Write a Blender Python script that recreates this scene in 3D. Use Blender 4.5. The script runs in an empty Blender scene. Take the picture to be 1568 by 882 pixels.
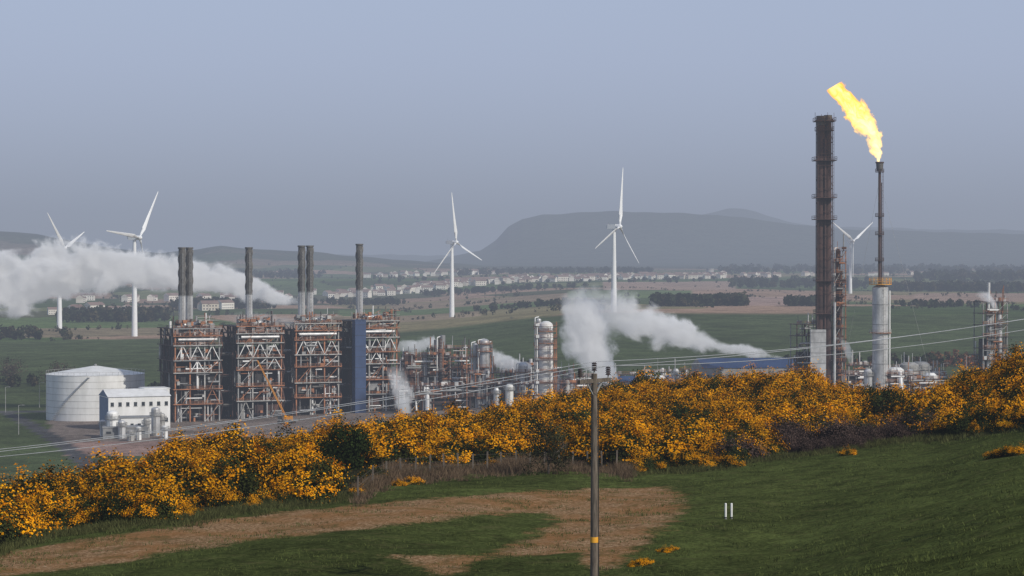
import bpy, math, random
import numpy as np
from mathutils import Vector, Matrix
random.seed(7); rng=np.random.default_rng(11)
scene=bpy.context.scene
scene.view_settings.view_transform='Standard'
F=3484.0; CU=784.0; HR=400.0
def W(u,row,d): return Vector(((u-CU)/F*d, d, (HR-row)/F*d))
# ------------------------------------------------------------------ materials
def newmat(name):
    m=bpy.data.materials.new(name); m.use_nodes=True
    nt=m.node_tree; nt.nodes.clear(); out=nt.nodes.new('ShaderNodeOutputMaterial')
    return m,nt,out
def pmat(name,col,rough=.7,metal=0.0,col2=None,scale=.6,var=.25,lo=.35,hi=.65,stretch=(1,1,1),bump=0):
    m,nt,out=newmat(name); N=nt.nodes; L=nt.links
    b=N.new('ShaderNodeBsdfPrincipled'); b.inputs['Roughness'].default_value=rough; b.inputs['Metallic'].default_value=metal
    g=N.new('ShaderNodeNewGeometry'); mp=N.new('ShaderNodeVectorMath'); mp.operation='MULTIPLY'; mp.inputs[1].default_value=stretch
    L.new(g.outputs['Position'],mp.inputs[0])
    n=N.new('ShaderNodeTexNoise'); n.inputs['Scale'].default_value=scale; n.inputs['Detail'].default_value=6; n.inputs['Roughness'].default_value=.65
    L.new(mp.outputs[0],n.inputs['Vector'])
    r=N.new('ShaderNodeValToRGB'); r.color_ramp.elements[0].position=lo; r.color_ramp.elements[1].position=hi
    if col2 is None:
        c1=[c*(1-var) for c in col]; c2=[min(1,c*(1+var)) for c in col]
    else: c1,c2=col,col2
    r.color_ramp.elements[0].color=(*c1,1); r.color_ramp.elements[1].color=(*c2,1)
    L.new(n.outputs['Fac'],r.inputs['Fac']); L.new(r.outputs['Color'],b.inputs['Base Color'])
    if bump:
        bp=N.new('ShaderNodeBump'); bp.inputs['Strength'].default_value=bump; L.new(n.outputs['Fac'],bp.inputs['Height']); L.new(bp.outputs[0],b.inputs['Normal'])
    L.new(b.outputs[0],out.inputs['Surface'])
    return m
M={}
M['rust']=pmat('rusty_steel',(.13,.065,.04),.85,0,(.46,.19,.085),.5)
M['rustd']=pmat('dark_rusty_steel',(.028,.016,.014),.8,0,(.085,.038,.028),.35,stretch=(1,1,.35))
M['galv']=pmat('galvanised_steel',(.22,.22,.21),.6,.2,(.45,.44,.42),.5)
M['white']=pmat('white_paint',(.62,.62,.60),.5,0,(.80,.80,.79),.25,stretch=(1,1,.3))
M['turb']=pmat('turbine_white',(.70,.71,.72),.4,0,(.78,.79,.8),.1)
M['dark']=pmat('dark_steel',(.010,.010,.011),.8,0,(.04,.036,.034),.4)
M['grey']=pmat('grey_cladding',(.16,.165,.17),.6,.1,(.30,.30,.295),.3)
M['silver']=pmat('silver_lagging',(.34,.34,.34),.45,.35,(.66,.66,.66),.3,stretch=(1,1,.5))
M['soot']=pmat('sooty_steel',(.055,.052,.048),.7,.1,(.13,.122,.11),.4)
M['strake']=pmat('strake_steel',(.11,.105,.095),.7,.1,(.19,.18,.165),.4)
M['blue']=pmat('blue_panel',(.014,.035,.10),.6,0,(.024,.055,.14),.2)
M['bluegrey']=pmat('bluegrey_gable',(.10,.16,.26),.6,0,(.14,.22,.34),.2)
M['yellow']=pmat('yellow_paint',(.65,.28,.02),.5,0,(.8,.4,.04),.4)
M['orange']=pmat('orange_paint',(.50,.20,.02),.5,0,(.62,.27,.03),.4)
M['glass']=pmat('dark_window',(.02,.025,.03),.15,0,(.05,.06,.07),1)
M['wood']=pmat('weathered_wood',(.055,.045,.036),.9,0,(.17,.14,.11),2.2,stretch=(6,6,.6),bump=.4)
M['wire']=pmat('aluminium_wire',(.6,.6,.6),.4,.2,(.75,.75,.75),.4)
M['fwire']=pmat('old_fence_wire',(.08,.075,.07),.8,.2,(.14,.13,.12),.4)
M['porc']=pmat('brown_porcelain',(.02,.014,.012),.3,0,(.05,.03,.025),3)
M['postw']=pmat('white_post_paint',(.7,.7,.68),.5,0,(.82,.82,.8),3)
M['rough']=pmat('render_wall',(.50,.44,.36),.9,0,(.82,.80,.74),.02)
M['slate']=pmat('roof_tiles',(.14,.085,.07),.9,0,(.25,.18,.15),.03)
M['concrete']=pmat('concrete',(.3,.29,.27),.9,0,(.42,.41,.38),.3)
def foliage_mat():
    m,nt,out=newmat('foliage'); N=nt.nodes; L=nt.links
    a=N.new('ShaderNodeAttribute'); a.attribute_name='Col'
    oi=N.new('ShaderNodeObjectInfo'); mr=N.new('ShaderNodeMapRange'); mr.inputs['To Min'].default_value=.68; mr.inputs['To Max'].default_value=1.12
    L.new(oi.outputs['Random'],mr.inputs['Value'])
    vm=N.new('ShaderNodeVectorMath'); vm.operation='SCALE'; L.new(a.outputs['Color'],vm.inputs[0]); L.new(mr.outputs[0],vm.inputs['Scale'])
    d=N.new('ShaderNodeBsdfDiffuse'); t=N.new('ShaderNodeBsdfTranslucent'); mx=N.new('ShaderNodeMixShader'); mx.inputs[0].default_value=.15
    L.new(vm.outputs[0],d.inputs['Color']); L.new(vm.outputs[0],t.inputs['Color'])
    L.new(d.outputs[0],mx.inputs[1]); L.new(t.outputs[0],mx.inputs[2]); L.new(mx.outputs[0],out.inputs['Surface'])
    return m
M['fol']=foliage_mat()
# ------------------------------------------------------------------ mesh builder
def empty(name,loc=(0,0,0)):
    e=bpy.data.objects.new(name,None); e.location=loc; e.empty_display_size=.1; scene.collection.objects.link(e); return e
class MB:
    def __init__(s): s.v=[];s.f=[];s.m=[];s.s=[];s.mats=[]
    def mi(s,k):
        if k not in s.mats: s.mats.append(k)
        return s.mats.index(k)
    def add(s,vs,fs,k,sm=False):
        b=len(s.v); s.v.extend([tuple(x) for x in vs]); i=s.mi(k)
        for f in fs: s.f.append(tuple(b+j for j in f)); s.m.append(i); s.s.append(sm)
    def box(s,c,sz,k):
        x,y,z=c; a,b,h=sz[0]/2,sz[1]/2,sz[2]/2
        vs=[(x-a,y-b,z-h),(x+a,y-b,z-h),(x+a,y+b,z-h),(x-a,y+b,z-h),(x-a,y-b,z+h),(x+a,y-b,z+h),(x+a,y+b,z+h),(x-a,y+b,z+h)]
        s.add(vs,[(0,3,2,1),(4,5,6,7),(0,1,5,4),(1,2,6,5),(2,3,7,6),(3,0,4,7)],k)
    def frame(s,p,q):
        p=Vector(p);q=Vector(q);d=(q-p).normalized()
        a=Vector((0,0,1)) if abs(d.z)<.9 else Vector((0,1,0))
        x=d.cross(a).normalized(); y=d.cross(x).normalized(); return p,q,x,y
    def beam(s,p,q,w,k,h=None):
        h=h or w; p,q,x,y=s.frame(p,q); x=x*w/2;y=y*h/2
        vs=[p-x-y,p+x-y,p+x+y,p-x+y,q-x-y,q+x-y,q+x+y,q-x+y]
        s.add(vs,[(0,3,2,1),(4,5,6,7),(0,1,5,4),(1,2,6,5),(2,3,7,6),(3,0,4,7)],k)
    def cyl(s,p,q,r,k,r2=None,n=12):
        r2=r if r2 is None else r2; p,q,x,y=s.frame(p,q); vs=[]
        for c,rr in ((p,r),(q,r2)):
            for i in range(n):
                a=2*math.pi*i/n; vs.append(c+x*math.cos(a)*rr+y*math.sin(a)*rr)
        s.add(vs,[(i,(i+1)%n,n+(i+1)%n,n+i) for i in range(n)],k,True)
        s.add(vs[:n],[tuple(range(n-1,-1,-1))],k); s.add(vs[n:],[tuple(range(n))],k)
    def dome(s,c,r,h,k,n=14):
        c=Vector(c); pr=r;pz=0
        for i in range(1,5):
            a=i/4*math.pi/2; nr=max(r*math.cos(a),.02); nz=h*math.sin(a)
            s.cyl(c+Vector((0,0,pz)),c+Vector((0,0,nz)),pr,k,nr,n); pr,pz=nr,nz
    def ring(s,c,r,w,k,n=14,post=True,rail='galv'):
        c=Vector(c)
        s.cyl(c,c+Vector((0,0,.22)),r+w,k,n=n)
        P=[c+Vector((math.cos(2*math.pi*i/n)*(r+w),math.sin(2*math.pi*i/n)*(r+w),0)) for i in range(n)]
        for i in range(n):
            s.beam(P[i],P[i]+Vector((0,0,1.2)),.09,rail)
            for h in (.65,1.2): s.beam(P[i]+Vector((0,0,h)),P[(i+1)%n]+Vector((0,0,h)),.09,rail)
    def ladder(s,p,q,k,w=.6):
        p=Vector(p);q=Vector(q); x=Vector((w/2,0,0))
        s.beam(p-x,q-x,.1,k); s.beam(p+x,q+x,.1,k)
        n=int((q-p).length/1.2)
        for i in range(n):
            c=p.lerp(q,(i+.5)/n); s.beam(c-x,c+x,.08,k)
    def build(s,name,parent=None,loc=(0,0,0),rz=0):
        me=bpy.data.meshes.new(name); me.from_pydata(s.v,[],s.f); me.update()
        for k in s.mats: me.materials.append(M[k])
        me.polygons.foreach_set('material_index',s.m); me.polygons.foreach_set('use_smooth',s.s)
        o=bpy.data.objects.new(name,me); scene.collection.objects.link(o); o.location=loc; o.rotation_euler=(0,0,rz)
        if parent: o.parent=parent
        return o
# ------------------------------------------------------------------ terrain
NEAR=[(0,-1.8),(30,-5.6)]
FARL=[(2300,-50),(3000,-47),(3500,-33),(4500,-27),(6000,-16),(14000,-20)]
FARM=[(2350,-35),(3000,-36),(3500,-29),(4500,-23),(6000,-14),(14000,-20)]
cols={
-900:[(60,-9.5),(95,-13.5),(110,-14.5),(125,-17),(200,-32),(400,-50),(650,-59),(950,-60),(1200,-56),(1600,-50)]+FARL,
0:[(60,-9.5),(90,-13.2),(105,-14),(120,-14.5),(137,-15.1),(152,-18),(200,-28),(300,-42),(400,-50),(650,-59),(950,-60),(1200,-54),(1600,-50)]+FARL,
300:[(60,-9.5),(90,-13.2),(122,-13.8),(166,-14.6),(185,-18),(230,-28),(400,-50),(650,-59),(950,-59),(1200,-52),(1600,-49)]+FARL,
600:[(60,-9.5),(90,-13.2),(138,-13.7),(197,-15.2),(215,-18),(260,-28),(400,-48),(650,-56),(950,-57),(1200,-51),(1600,-46)]+FARL,
900:[(60,-9.5),(90,-13.2),(150,-14),(232,-14.4),(250,-17),(300,-26),(450,-46),(650,-54),(950,-52),(1200,-43),(1500,-35),(1900,-37)]+FARM,
1200:[(60,-9.5),(90,-12.8),(160,-13.8),(242,-13.3),(262,-16),(320,-25),(450,-40),(650,-47),(950,-48),(1200,-43),(1500,-36)]+FARM,
1400:[(60,-9.0),(90,-11.6),(130,-12.2),(165,-13),(222,-14.5),(250,-17),(320,-25),(450,-39),(650,-46),(950,-48),(1200,-43),(1500,-36)]+FARM,
1568:[(60,-8.4),(80,-9.9),(100,-10.4),(130,-10.9),(165,-11.8),(200,-9.9),(225,-11),(300,-20),(450,-38),(650,-46),(950,-48),(1200,-43),(1500,-36)]+FARM,
1800:[(60,-6.5),(80,-7.3),(130,-7.5),(165,-9.2),(200,-6.8),(225,-7.6),(300,-17),(450,-36),(650,-46),(950,-48),(1200,-43),(1500,-36)]+FARM,
2500:[(60,-3.5),(80,-3.6),(130,-4.5),(165,-5),(200,-4),(300,-14),(450,-34),(650,-46),(950,-48),(1200,-43),(1500,-36)]+FARM}
def q_of(y): return np.log(np.maximum(y,0)+50.0)
Q=np.linspace(q_of(0),q_of(15000),900)
UK=sorted(cols); tab=[]
for u in UK:
    pr=NEAR+cols[u]; qq=[float(q_of(a)) for a,b in pr]; zz=[b for a,b in pr]
    t=np.interp(Q,qq,zz); k=np.exp(-np.linspace(-2,2,13)**2); k/=k.sum()
    t=np.convolve(np.pad(t,6,'edge'),k,'valid'); tab.append(t)
tab=np.array(tab)
UG=np.arange(-900,2501,25.0); TG=np.zeros((len(UG),len(Q)))
for i,u in enumerate(UG):
    j=min(max(np.searchsorted(UK,u)-1,0),len(UK)-2); a=(u-UK[j])/(UK[j+1]-UK[j]); a=.5*a+.5*a*a*(3-2*a)
    TG[i]=tab[j]*(1-a)+tab[j+1]*a
kk=np.exp(-np.linspace(-1.5,1.5,5)**2); kk/=kk.sum()
TG=np.apply_along_axis(lambda c:np.convolve(np.pad(c,2,'edge'),kk,'valid'),0,TG)
RA=([-900,-200,0,60,110,180,250,300,340,400,500,600,690,760,900,2500],[345,350,354,358,370,382,389,384,378,383,387,398,404,410,412,412])
RB=([-900,600,650,690,735,760,778,800,830,900,950,1050,1100,1200,1300,1400,1568,1800,2500],[412,410,402,393,384,368,350,338,331,326,323,328,331,342,352,356,358,362,370])
RC=([-900,300,600,700,1000,1080,1110,1140,1165,1200,1260,1400,1568,1800,2500],[400,396,389,392,335,328,322,321,327,338,347,350,354,350,340])
def zat(x,y):
    x=np.asarray(x,float); y=np.asarray(y,float)
    u=CU+F*x/np.maximum(y,60.0)
    fi=np.clip((u-UG[0])/25.0,0,len(UG)-1.001); fj=np.clip((q_of(y)-Q[0])/(Q[1]-Q[0]),0,len(Q)-1.001)
    i=fi.astype(int); j=fj.astype(int); a=fi-i; b=fj-j
    z=(TG[i,j]*(1-a)*(1-b)+TG[i+1,j]*a*(1-b)+TG[i,j+1]*(1-a)*b+TG[i+1,j+1]*a*b)
    for (ru,rr),dc,wd in ((RA,5800,650),(RB,8300,900),(RC,11500,1100)):
        zc=(HR-np.interp(u,ru,rr))/F*dc
        rough=(np.sin(x*.009+1)*np.sin(y*.007)+.5*np.sin(x*.023+y*.01)+.35*np.sin(x*.051+2))*3.0*(dc/8300)
        g=np.exp(-((y-dc)/wd)**2)
        z=z+g*np.maximum(zc+18+rough,0)
    n=(np.sin(x*.31+y*.13)*np.sin(y*.27-x*.11)*.16+np.sin(x*.9+1.3)*np.sin(y*.83+x*.2)*.05)*np.clip((y-30)/40,0,1)*np.clip((500-y)/200,0,1)
    big=(np.sin(x*.006+.5)*np.sin(y*.0045+1))*2.0*np.clip((y-1100)/500,0,1)
    return z+n+big
def zf(x,y): return float(zat(np.array([x]),np.array([y]))[0])
def d_of(u,row,lo=58,hi=300):
    ds=np.linspace(lo,hi,1200); x=(u-CU)/F*ds; r=HR-zat(x,ds)/ds*F
    k=np.where(r<=row)[0]
    return float(ds[k[0]]) if len(k) else hi
def G(u,d,dz=0):
    x=(u-CU)/F*d; return Vector((x,d,zf(x,d)+dz))
ys=np.concatenate([np.arange(-120,58,6.0),np.arange(58,262,.5),np.geomspace(262,640,60,endpoint=False),np.arange(640,1000,4.0),np.geomspace(1000,15000,320)])
nv=430; v=np.linspace(-1,1,nv); sv=np.sign(v)*np.abs(v)**1.6
Y,S=np.meshgrid(ys,sv,indexing='ij'); X=S*(60+.42*np.maximum(Y,0)); Z=zat(X,Y)
nr,nc=X.shape
co=np.stack([X,Y,Z],-1).reshape(-1,3)
def h2(i,j,k):
    a=np.sin(i*127.1+j*311.7+k*74.7)*43758.5453; return a-np.floor(a)
def fields(x,y):
    cx,cy=180.0,250.0
    xr=x*.97+y*.22; yr=y*.97-x*.22
    gx=xr/cx; gy=yr/cy; ix=np.floor(gx); iy=np.floor(gy)
    f1=np.full(x.shape,9.);f2=np.full(x.shape,9.);cid=np.zeros(x.shape)
    for di in (-1,0,1):
        for dj in (-1,0,1):
            a=ix+di;b=iy+dj
            px=a+.15+.7*h2(a,b,0);py=b+.15+.7*h2(a,b,1)
            dd=np.maximum(np.abs(px-gx),np.abs(py-gy))*.6+.4*np.hypot(px-gx,py-gy)
            m=dd<f1; f2=np.where(m,f1,np.minimum(f2,dd)); cid=np.where(m,h2(a,b,2),cid); f1=np.where(m,dd,f1)
    return f2-f1,cid
x,y,z=co.T; u=CU+F*x/np.maximum(y,60)
edge,cid=fields(x,y)
pal=np.array([[.055,.08,.028],[.09,.13,.045],[.30,.20,.14],[.075,.08,.042],[.065,.10,.03],[.20,.17,.09],[.08,.11,.045],[.28,.19,.135],[.05,.068,.028],[.13,.145,.06]])
colr=pal[np.minimum((cid*10).astype(int),9)]
nearg=np.array([.060,.074,.021])
wf=np.clip((y-1480)/40,0,1)[:,None]
midg=np.array([.058,.078,.032]); colr=midg*(1-wf)+colr*wf
hl=np.clip((y-4800)/800,0,1)[:,None]; colr=colr*(1-hl)+np.array([.045,.052,.032])*hl
wn=np.clip((y-300)/200,0,1)[:,None]; colr=nearg*(1-wn)+colr*wn
def paint(mask,c):
    colr[mask]=c
pad=(y>745)&(y<985)&(u>75)&(u<1440)
paint(pad,(.19,.155,.135))
paint((y>690)&(y<745)&(u>95)&(u<260),(.24,.16,.135))
rd=(np.abs(u-(118-(y-690)*.52))<(13*850/np.maximum(y,60)))&(y>640)&(y<900); paint(rd,(.07,.07,.075))
rd2=(np.abs(y-905)<6)&(u<80); paint(rd2,(.09,.09,.09))
wob=14*np.sin(x*.012)+6*np.sin(x*.037)
paint((y+wob>1490)&(y+wob<1760)&(u>1250)&(u<1700),(.058,.085,.03))
paint((y+wob>1800)&(y+wob<2330)&(u>1142-(y-1800)*.03)&(u<1246),(.32,.22,.18))
paint((y+wob>2750)&(y+wob<3450)&(u>925)&(u<1125),(.31,.22,.17))
paint((y+wob>1960)&(y+wob<2480)&(u>1400)&(u<1700),(.30,.21,.16))
paint((y+wob>1720)&(y+wob<1990)&(u>470)&(u<735),(.26,.20,.13))
paint((y+wob>1990)&(y+wob<2260)&(u>520)&(u<860),(.095,.135,.05))
paint((y+wob>2260)&(y+wob<2560)&(u>600)&(u<900),(.24,.18,.12))
paint((y+wob>1560)&(y+wob<1740)&(u>20)&(u<260),(.20,.16,.10))
paint((y+wob>2300)&(y+wob<2700)&(u>870)&(u<1060),(.10,.14,.05))
# dirt track polygon
tp=[(-260,905),(-100,868),(0,848),(150,822),(300,800),(450,783),(600,769),(750,757),(900,748),(1000,746),(1046,755),(1040,780),(1010,815),(962,850),(922,884),(885,915),(600,915),(680,884),(735,858),(812,824),(850,800),(840,785),(780,788),(640,802),(450,822),(250,850),(100,873),(0,886),(-100,902)]
TP=[]
for a,b in tp:
    dd=d_of(a,b,50,220) if b<=900 else 50+(930-b)*1.0+38
    TP.append(((a-CU)/F*dd,dd))
fm=(y>40)&(y<240); sd=np.full(len(x),-30.0); px,py=x[fm],y[fm]
ins=np.zeros(len(px),bool); dm=np.full(len(px),1e9)
for i in range(len(TP)):
    (x1,y1),(x2,y2)=TP[i],TP[(i+1)%len(TP)]
    c=((y1>py)!=(y2>py)); xi=(x2-x1)*(py-y1)/((y2-y1) if abs(y2-y1)>1e-9 else 1e-9)+x1; ins^=(c&(px<xi))
    ex,ey=x2-x1,y2-y1; t=np.clip(((px-x1)*ex+(py-y1)*ey)/(ex*ex+ey*ey+1e-9),0,1)
    dm=np.minimum(dm,np.hypot(px-x1-t*ex,py-y1-t*ey))
sd[fm]=np.where(ins,dm,-dm)
FU=[-500,-200,0,100,300,450,550,600,800,940,960,1100,1200,1400,1568,1800,2100]
FR=[950,890,840,817,790,772,752,724,712,714,722,713,700,672,652,612,560]
FD=[d_of(a,b,60,220) for a,b in zip(FU,FR)]
BU=[-500,0,300,600,900,1200,1400,1568,1800,2100]; BD=[128,138,167,198,234,244,224,208,205,205]
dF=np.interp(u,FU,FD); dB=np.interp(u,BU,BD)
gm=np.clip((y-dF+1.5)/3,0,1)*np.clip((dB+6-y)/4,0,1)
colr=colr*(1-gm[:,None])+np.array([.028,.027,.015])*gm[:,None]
brk=np.clip(1-np.abs(y-(dF-3))/6,0,1)*((u>545)&(u<960))
colr=colr*(1-brk[:,None])+np.array([.12,.085,.055])*brk[:,None]
me=bpy.data.meshes.new('ground')
idx=np.arange(nr*nc).reshape(nr,nc)
fc=np.stack([idx[:-1,:-1],idx[:-1,1:],idx[1:,1:],idx[1:,:-1]],-1).reshape(-1,4)
me.vertices.add(len(co)); me.vertices.foreach_set('co',co.ravel())
me.loops.add(fc.size); me.loops.foreach_set('vertex_index',fc.ravel().astype(np.int32))
me.polygons.add(len(fc)); me.polygons.foreach_set('loop_start',np.arange(0,fc.size,4,dtype=np.int32)); me.polygons.foreach_set('loop_total',np.full(len(fc),4,dtype=np.int32))
me.polygons.foreach_set('use_smooth',np.ones(len(fc),bool)); me.update(); me.validate()
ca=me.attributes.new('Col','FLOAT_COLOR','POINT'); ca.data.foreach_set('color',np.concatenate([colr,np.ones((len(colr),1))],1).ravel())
ta=me.attributes.new('trk','FLOAT','POINT'); ta.data.foreach_set('value',sd)
ground=bpy.data.objects.new('ground',me); scene.collection.objects.link(ground)
m,nt,out=newmat('ground_grass_and_fields'); N=nt.nodes; L=nt.links
def nd(t,**k):
    n=N.new(t)
    for a,b in k.items(): setattr(n,a,b)
    return n
def noise(scale,detail=4,rough=.6,vec=None,dist=0):
    n=N.new('ShaderNodeTexNoise'); n.inputs['Scale'].default_value=scale; n.inputs['Detail'].default_value=detail; n.inputs['Roughness'].default_value=rough; n.inputs['Distortion'].default_value=dist
    L.new(vec or geo.outputs['Position'],n.inputs['Vector']); return n.outputs['Fac']
def mapr(v,a,b,c,d):
    n=N.new('ShaderNodeMapRange'); L.new(v,n.inputs['Value'])
    for k,q in zip(('From Min','From Max','To Min','To Max'),(a,b,c,d)): n.inputs[k].default_value=q
    return n.outputs[0]
def mth(op,a,b):
    n=N.new('ShaderNodeMath'); n.operation=op
    for i,q in enumerate((a,b)):
        if isinstance(q,(int,float)): n.inputs[i].default_value=q
        else: L.new(q,n.inputs[i])
    return n.outputs[0]
def mixc(f,a,b,bt='MIX'):
    n=N.new('ShaderNodeMix'); n.data_type='RGBA'; n.blend_type=bt
    if isinstance(f,(int,float)): n.inputs[0].default_value=f
    else: L.new(f,n.inputs[0])
    for i,q in ((6,a),(7,b)):
        if isinstance(q,tuple): n.inputs[i].default_value=(*q,1)
        else: L.new(q,n.inputs[i])
    return n.outputs[2]
geo=N.new('ShaderNodeNewGeometry')
at=nd('ShaderNodeAttribute',attribute_name='Col'); tk=nd('ShaderNodeAttribute',attribute_name='trk')
n1=noise(.06,5); n2=noise(.55,6,.7); n3=noise(4.0,5,.75); n4=noise(.012,4)
f=mth('MULTIPLY',mapr(n1,.3,.7,.66,1.34),mapr(n2,.3,.7,.55,1.5)); f=mth('MULTIPLY',f,mapr(n3,.3,.7,.3,1.75)); f=mth('MULTIPLY',f,mapr(n4,.3,.7,.8,1.2))
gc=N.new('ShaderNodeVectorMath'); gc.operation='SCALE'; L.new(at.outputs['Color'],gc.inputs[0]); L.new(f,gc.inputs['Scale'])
dry=mixc(mapr(noise(.8,7,.75),.54,.70,0,.55),gc.outputs[0],(.125,.11,.048))
cr=N.new('ShaderNodeValToRGB'); L.new(noise(5,6,.8),cr.inputs['Fac'])
cr.color_ramp.elements[0].position=.36; cr.color_ramp.elements[0].color=(.085,.045,.022,1)
cr.color_ramp.elements[1].position=.64; cr.color_ramp.elements[1].color=(.52,.37,.23,1)
e=cr.color_ramp.elements.new(.5); e.color=(.28,.165,.08,1)
dirt=mixc(mapr(noise(.3,4),.42,.6,0,.7),cr.outputs['Color'],(.28,.135,.05))
dirt=mixc(mapr(noise(.6,7,.8),.53,.61,0,.65),dirt,(.09,.085,.034))
ms=mth('ADD',tk.outputs['Fac'],mth('MULTIPLY',mth('SUBTRACT',noise(.5,8,.8),.5),6.5))
mask=mapr(ms,-.3,.6,0,1)
fin=mixc(mask,dry,dirt)
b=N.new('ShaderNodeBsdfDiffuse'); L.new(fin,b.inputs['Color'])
bp=N.new('ShaderNodeBump'); bp.inputs['Strength'].default_value=.85; bp.inputs['Distance'].default_value=.22; L.new(noise(3,6,.75),bp.inputs['Height']); L.new(bp.outputs[0],b.inputs['Normal'])
L.new(b.outputs[0],out.inputs['Surface']); me.materials.append(m)
# ------------------------------------------------------------------ leaf clouds
def quad_mesh(name,P,Sz,C,Nrm=None,aspect=1.0):
    n=len(P); nn=rng.normal(size=(n,3))
    if Nrm is not None: nn=Nrm+nn*.5
    nn/=np.linalg.norm(nn,axis=1,keepdims=True)+1e-9
    a=rng.normal(size=(n,3)); t=np.cross(nn,a); t/=np.linalg.norm(t,axis=1,keepdims=True)+1e-9; bt=np.cross(nn,t)
    s=np.asarray(Sz)[:,None]*.5; V=np.stack([P-t*s-bt*s*.6,P+t*s*.7-bt*s,P+t*s+bt*s*.7,P-t*s*.6+bt*s],1).reshape(-1,3)
    me=bpy.data.meshes.new(name); me.vertices.add(4*n); me.vertices.foreach_set('co',V.ravel())
    me.loops.add(4*n); me.loops.foreach_set('vertex_index',np.arange(4*n,dtype=np.int32))
    me.polygons.add(n); me.polygons.foreach_set('loop_start',np.arange(0,4*n,4,dtype=np.int32)); me.polygons.foreach_set('loop_total',np.full(n,4,dtype=np.int32)); me.update()
    c=me.attributes.new('Col','FLOAT_COLOR','POINT'); cc=np.repeat(np.concatenate([C,np.ones((n,1))],1),4,0); c.data.foreach_set('color',cc.ravel())
    me.materials.append(M['fol']); return me
def bush(name,R,H,ncl,nl,flower,green,seed,std=.17,size=(.06,.13),fc1=(.70,.24,.004),fc2=(.88,.43,.010),nlob=9,pw=16):
    r=np.random.default_rng(seed)
    d=r.normal(size=(ncl,3)); d[:,2]=np.abs(d[:,2])*.9-.12; d/=np.linalg.norm(d,axis=1,keepdims=True)
    lob=r.normal(size=(nlob,3)); lob[:,2]=abs(lob[:,2]); lob/=np.linalg.norm(lob,axis=1,keepdims=True)
    lh=r.uniform(.3,.62,nlob)
    la_=np.clip(d@lob.T,0,1)**pw; la=np.max(la_,axis=1); lum=.53+np.max(la_*lh[None,:],axis=1)
    rad=lum*r.uniform(.86,1.04,ncl)
    C0=d*rad[:,None]*np.array([R,R,H]); C0[:,2]=np.maximum(C0[:,2],.1)
    fl=(r.random(ncl)<flower*(.06+1.15*la))
    off=r.normal(size=(ncl,nl,3))*std*np.array([1,1,1.2]); P=C0[:,None,:]+off
    outer=np.einsum('ijk,ik->ij',off,d)+off[:,:,2]*.7
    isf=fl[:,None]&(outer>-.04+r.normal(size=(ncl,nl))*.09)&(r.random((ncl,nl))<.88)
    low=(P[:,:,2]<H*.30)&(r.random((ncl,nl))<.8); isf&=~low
    mixv=r.random((ncl,1,1))*.7+r.random((ncl,nl,1))*.3
    Cf=np.array(fc1)*(1-mixv)+np.array(fc2)*mixv
    Cg=np.array(green)*(r.random((ncl,nl,1))*1.0+.4)
    C=np.where(isf[:,:,None],Cf,Cg)
    Nn=np.repeat(d[:,None,:],nl,1)+np.array([0,0,.35])
    P=P.reshape(-1,3);C=C.reshape(-1,3);Nn=Nn.reshape(-1,3); Sz=r.uniform(size[0],size[1],len(P))
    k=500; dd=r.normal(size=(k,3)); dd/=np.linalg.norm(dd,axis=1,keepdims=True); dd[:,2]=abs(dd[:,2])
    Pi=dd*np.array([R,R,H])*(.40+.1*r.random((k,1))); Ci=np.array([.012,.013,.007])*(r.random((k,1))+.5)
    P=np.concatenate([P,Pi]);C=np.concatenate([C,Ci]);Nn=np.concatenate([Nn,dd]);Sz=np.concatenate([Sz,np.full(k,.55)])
    return quad_mesh(name,P,Sz,C,Nn)
GR=(.042,.050,.015)
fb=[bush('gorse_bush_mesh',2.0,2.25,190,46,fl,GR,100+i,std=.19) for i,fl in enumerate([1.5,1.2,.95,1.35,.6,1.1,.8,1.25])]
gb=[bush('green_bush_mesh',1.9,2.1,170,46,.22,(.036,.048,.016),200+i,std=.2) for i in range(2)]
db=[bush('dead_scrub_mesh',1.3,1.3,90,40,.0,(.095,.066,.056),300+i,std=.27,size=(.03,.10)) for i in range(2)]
def place(me,name,par,p,s,sz,rz):
    o=bpy.data.objects.new(name,me); o.location=p; o.scale=(s,s,sz); o.rotation_euler=(random.uniform(-.15,.15),random.uniform(-.15,.15),rz); o.parent=par
    scene.collection.objects.link(o); return o
hb_=[(528,d_of(528,722),3.2,1.75,(.026,.040,.012),6000,.17),(840,d_of(840,726),4.2,1.9,(.060,.062,.030),3800,.11),(1355,190,3.6,1.9,(.042,.052,.018),4500,.15)]
gp=empty('gorse_thicket'); dp=empty('dead_scrub')
cell=2.0; cnt=0
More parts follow.
